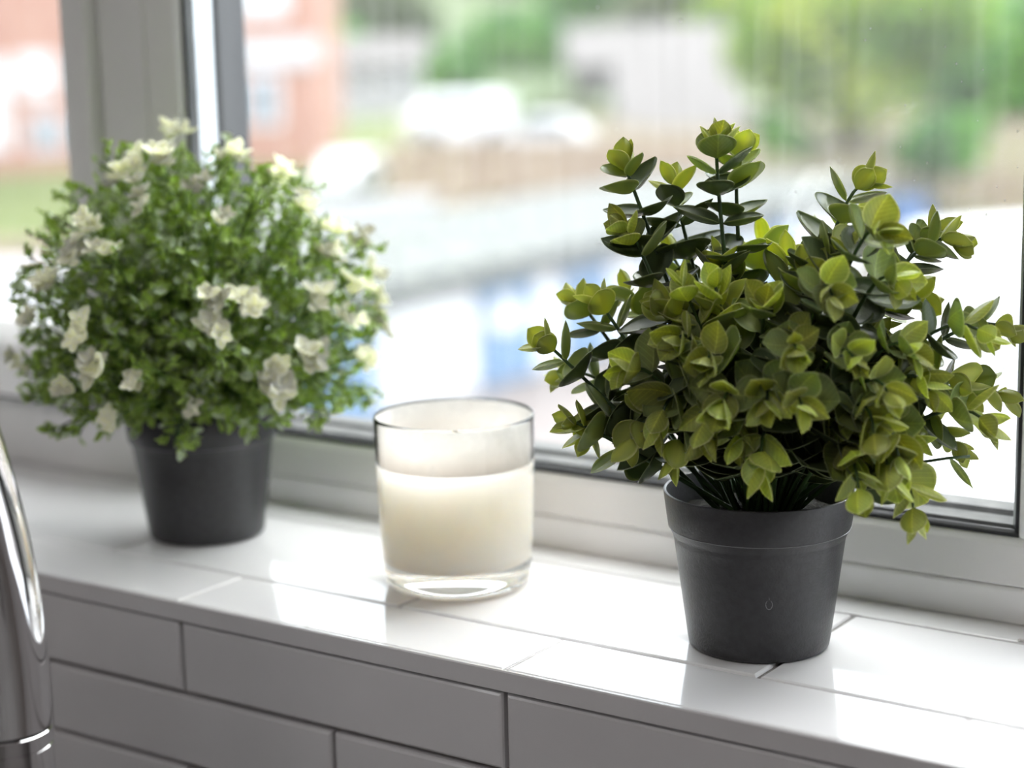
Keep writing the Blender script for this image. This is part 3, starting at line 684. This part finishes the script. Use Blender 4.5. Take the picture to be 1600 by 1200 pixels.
# garden walls
def gwall(label, x0, x1, y0, y1, D, material, th=.4, slope=0):
    l0, s, z1 = pix(x0, y0, D); l1, _, _ = pix(x1, y0, D); z0 = pix(x0, y1, D)[2]
    t = thing('garden_wall', label, 'wall')
    eobj('wall_body', l0, l1, s, s+th, z0-1.5, z1, material, t); eobj('coping', l0-.05, l1+.05, s-.06, s+th+.06, z1, z1+.12, material, t)
gwall('long tan garden wall beyond the garages', 600, 1180, 232, 300, 56, 'tanwall')
gwall('reddish brick wall under the big tree, upper right', 1380, 1760, 292, 380, 58, 'terracotta')
gwall('pale low wall in front of the lawn, behind the left plant', 330, 680, 322, 360, 50.5, 'render')
gwall('pale low wall seen through the left sash', -250, 120, 425, 520, 46, 'white_paint')
gwall('pinkish garden wall below the lawn, seen through the left sash', -250, 150, 392, 430, 48, 'tanwall')

# garage row: runs straight away from the house (world Y)
EZ = -5.0
e0 = P(455, 497, 33.2); D0 = (CAM.z-EZ)*1.0
def on_z(x, y, z): d = ray(x, y); return CAM + d*((z-CAM.z)/d.z)
g0 = on_z(445, 498, EZ); GX = on_z(775, 437, EZ).x; gy0 = on_z(445, 498, EZ).y; gy1 = on_z(1400, 303, EZ).y
gar = thing('garage_row', 'long low garage row with blue doors and a pale flat roof across the yard', 'garage')
g = MB(); g.box((GX-6, gy0, ZG), (GX, gy1, EZ)); g.obj('garage_wall', 'white_paint', gar)
g = MB(); g.box((GX-6.5, gy0-.3, EZ), (GX+.35, gy1+.3, EZ+.38)); g.obj('fascia', 'roofing', gar)
for k in range(int((gy1-gy0)/.9)):
    g = MB(); yy = gy0+k*.9+.1; g.box((GX-6.5, yy, EZ+.38), (GX+.38, yy+.8, EZ+.44)); g.obj('roof_panel', 'roofing', gar)
def door(xa, xb, m):
    ya = None
    def yat(x):   # where the facade plane X=GX is seen at column x (about half height)
        d = ray(x, 500); return (CAM + d*((GX-CAM.x)/d.x)).y
    a, b_ = sorted((yat(xa), yat(xb)))
    o = MB(); o.box((GX-.05, a, ZG+.02), (GX+.09, b_, EZ-.12)); dd = o.obj('door', m, gar)
    nb = 5
    for i in range(nb):
        q = MB(); q.box((GX+.09, a+(b_-a)*(i+.08)/nb, ZG+.15), (GX+.12, a+(b_-a)*(i+.92)/nb, EZ-.25)); q.obj('door_panel', m, dd)
    return dd, (a+b_)/2
door(452, 582, 'blue'); dd, yc = door(745, 832, 'blue'); door(880, 948, 'blue'); door(1010, 1060, 'blue'); door(1190, 1236, 'blue'); door(1120, 1150, 'blue')
dd2, _ = door(600, 735, 'white_paint')
g = MB(); pc = P(792, 492, 36); d = ray(792, 493); pc = CAM+d*((GX+.14-CAM.x)/d.x)
g.add([(GX+.13, pc.y+.62*math.cos(a)*1.0, pc.z+.30*math.sin(a)*1.05) for a in np.linspace(0, 2*math.pi, 25)[:-1]] + [(GX+.16, pc.y+.62*math.cos(a), pc.z+.30*math.sin(a)*1.05) for a in np.linspace(0, 2*math.pi, 25)[:-1]],
      [tuple(range(24))[::-1], tuple(range(24, 48))] + [(i, (i+1) % 24, 24+(i+1) % 24, 24+i) for i in range(24)])
g.obj('round_sign', 'white_paint', gar, label='round white sign on the blue door')

# vehicles
def vehicle(name, label, cat, x, ybot, D, length, width, height, ang, body, bodym, win_h, group=None):
    l, s, _ = pix(x, ybot, D); zb = ground_z(s); p = E_(l, s, zb)
    t = thing(name, label, cat, group, loc=p); t.rotation_euler = (0, 0, YAW+ang)
    g = MB(); g.prism([(a*length, b*height) for a, b in body], lambda q, w_: (q[0], w_, q[1]), -width/2, width/2)
    o = g.obj('body', bodym, t); bv = o.modifiers.new('b', 'BEVEL'); bv.width = height*.07; bv.segments = 3; bv.limit_method = 'ANGLE'
    o.data.polygons.foreach_set('use_smooth', [True]*len(o.data.polygons))
    for (a0, a1, b0, b1) in win_h:
        for sd in (-1, 1):
            g = MB(); y0 = sd*(width/2-.01); y1 = sd*(width/2+.02)
            g.box((a0*length, min(y0, y1), b0*height), (a1*length, max(y0, y1), b1*height)); g.obj('side_window', 'darkglass', t)
    for a in (-.32, .32):
        for sd in (-1, 1):
            g = MB(); g.lathe([(.001, -.12), (.33, -.12), (.36, -.09), (.36, .09), (.33, .12), (.001, .12)], 20)
            g.v = [(v[0]+a*length, v[2]+sd*(width/2-.10), v[1]+.36) for v in g.v]; g.obj('wheel', 'tyre', t)
    return t
def ground_z(s):
    pr = [(1.5, ZG), (52, ZG), (54, -6.2), (60, -4.4), (74, -3.9), (92, -3.6), (125, -2.2), (175, 5), (240, 18)]
    for (a, za), (b_, zb) in zip(pr, pr[1:]):
        if s <= b_: return za+(zb-za)*(s-a)/(b_-a)
    return 14
vanb = [(-.5, .12), (.5, .12), (.5, .95), (.47, 1), (-.28, 1), (-.42, .62), (-.5, .55)]
carb = [(-.5, .15), (.5, .15), (.5, .60), (.40, .68), (.28, 1), (-.12, 1), (-.28, .66), (-.48, .56)]
vehicle('van', 'tall white van parked in the yard behind the right plant', 'van', 1600, 640, 33.5, 6.0, 2.3, 3.55, .35, vanb, 'white_paint', [(-.36, -.2, .62, .66), (-.15, .10, .66, .70)])
vehicle('car', 'white car with a blue-tinted windscreen below the van', 'car', 1545, 760, 27.5, 4.2, 1.8, 1.5, 1.2, carb, 'white_paint', [(-.2, .3, .66, .9)])
vehicle('car', 'small white car parked beside the brick house', 'car', 545, 250, 57.6, 2.4, 1.4, 1.1, 1.2, carb, 'white_paint', [(-.15, .3, .66, .9)])
vehicle('van', 'white van parked in front of the far green tree', 'van', 715, 236, 64.5, 3.4, 1.9, 1.65, .15, vanb, 'white_paint', [(-.30, .2, .64, .85)])
vehicle('car', 'silver-white car parked right of the far white van', 'car', 850, 236, 60.4, 3.0, 1.6, 1.3, -.2, carb, 'render', [(-.2, .3, .66, .9)])
g = thing('shed', 'deep blue shed at the end of the garage row under the big tree', 'shed')
l, s, _ = pix(1422, 380, 55); eobj('shed_wall', l-.6, l+.5, s, s+2, ZG-.1, .293-300*55/F, 'bluedeep', g); gg = MB(); gable(gg, l-.8, l+.7, s-.1, s+2.1, .293-300*55/F, .3); gg.obj('roof', 'slate', g)

# trees
def foliage_mat(name, c1, c2, c3):
    m = mat(name, rough=.7); nt = m.node_tree; N = nt.nodes; L = nt.links; b = N['Principled BSDF']
    tc = N.new('ShaderNodeTexCoord'); n = N.new('ShaderNodeTexNoise'); n.inputs['Scale'].default_value = .45; n.inputs['Detail'].default_value = 4
    L.new(tc.outputs['Object'], n.inputs['Vector']); r = N.new('ShaderNodeValToRGB'); e = r.color_ramp.elements
    e[0].position = .36; e[0].color = (*c1, 1); e[1].position = .66; e[1].color = (*c3, 1); k = e.new(.5); k.color = (*c2, 1)
    L.new(n.outputs['Fac'], r.inputs[0]); L.new(r.outputs[0], b.inputs['Base Color'])
    t = N.new('ShaderNodeBsdfTranslucent'); L.new(r.outputs[0], t.inputs[0]); ms = N.new('ShaderNodeMixShader'); ms.inputs[0].default_value = .35
    L.new(b.outputs[0], ms.inputs[1]); L.new(t.outputs[0], ms.inputs[2]); L.new(ms.outputs[0], N['Material Output'].inputs[0]); return m
M['fol_light'] = foliage_mat('light tree leaves', (.045, .13, .015), (.18, .30, .02), (.42, .46, .075))
M['fol_mid'] = foliage_mat('green tree leaves', (.03, .11, .02), (.08, .24, .03), (.19, .38, .05))
M['fol_dull'] = foliage_mat('dull tree leaves', (.07, .10, .045), (.14, .17, .08), (.22, .24, .12))
def crown(name, lobes, material, parent, n, size, o_):
    g = MB(); rng = np.random
    tot = sum(r_*r_ for *_, r_, _ in lobes)
    for (l, s, z, r_, fl) in lobes:
        k = int(n*r_*r_/tot)
        for i in range(k):
            v = rng.normal(size=3); v /= np.linalg.norm(v); q = r_*(rng.rand()**.33)*1.02
            c = E_(l+v[0]*q, s+v[1]*q, z+v[2]*q*fl) - o_
            a = Vector(rng.normal(size=3)).normalized(); b_ = a.orthogonal().normalized(); c_ = a.cross(b_)
            w_ = size*rng.uniform(.6, 1.3)
            g.add([c+b_*w_, c+c_*w_*.7, c-b_*w_, c-c_*w_*.7], [(0, 1, 2, 3)])
    return g.obj(name, material, parent, kind='stuff')
def tree(label, x, y, D, r_, material, n=900, size=.22, fl=.9, group=None, name='tree'):
    l, s, z = pix(x, y, D); zg = ground_z(s); o_ = E_(l, s, zg)
    t = thing(name, label, 'tree', group, loc=o_)
    g = MB(); g.tube([Vector((0, 0, -.2)), Vector((.1, 0, (z-zg)*.5)), Vector((0, .1, z-zg))], [r_*.09+.05, r_*.06+.04, r_*.03], 8); g.obj('trunk', 'bark', t, smooth=True)
    lob = [(l, s, z, r_*.8, fl)] + [(l+r_*.6*math.cos(a), s+r_*.4*math.sin(a), z+r_*R(-.35, .35)*fl, r_*R(.4, .55), fl) for a in np.linspace(0, 6.28, 7)[:-1]]
    crown('crown', lob, material, t, n, size, o_)
tree('large yellow-green tree in the upper right', 1330, 60, 62, 4.1, 'fol_light', 5200, .24)
tree('dark green tree at the right edge, upper right', 1600, 110, 74, 4.6, 'fol_mid', 4200, .26)
tree('yellow-green tree top left of the big tree', 1190, 20, 99, 3.9, 'fol_light', 2200, .24)
tree('low green bush under the big tree', 1470, 225, 55.3, 1.35, 'fol_mid', 1800, .2, name='bush')
tree('low bush left of the dark tree, above the garages', 1215, 222, 61, 1.1, 'fol_mid', 1300, .2, name='bush')
tree('bright green tree above the far white van', 800, 78, 104, 3.4, 'fol_mid', 3000, .26)
tree('green tree at the top middle of the view', 935, 0, 112, 3.9, 'fol_mid', 3000, .26)
tree('dark green tree between the white house and the van', 690, 120, 92, 1.9, 'fol_mid', 1400, .24)
tree('dull green tree above the white house', 585, 10, 104, 3.6, 'fol_dull', 2200, .28)
tree('dull hazy tree beyond the grey house', 1060, 20, 105, 3.8, 'fol_dull', 2200, .34)
tree('green tree behind the brick house corner', 512, 60, 92, 1.9, 'fol_mid', 900, .22)
tree('small bush left of the grey house', 880, 200, 72, 1.5, 'fol_dull', 900, .2, name='bush')
for k in range(7):
    tree(('tree on the far hill, ' + ('leftmost', 'second from the left', 'third from the left', 'fourth from the left', 'third from the right', 'second from the right', 'rightmost')[k]),
         -600+k*500, -60, 150, 8, 'fol_dull' if k % 2 else 'fol_mid', 900, .8)
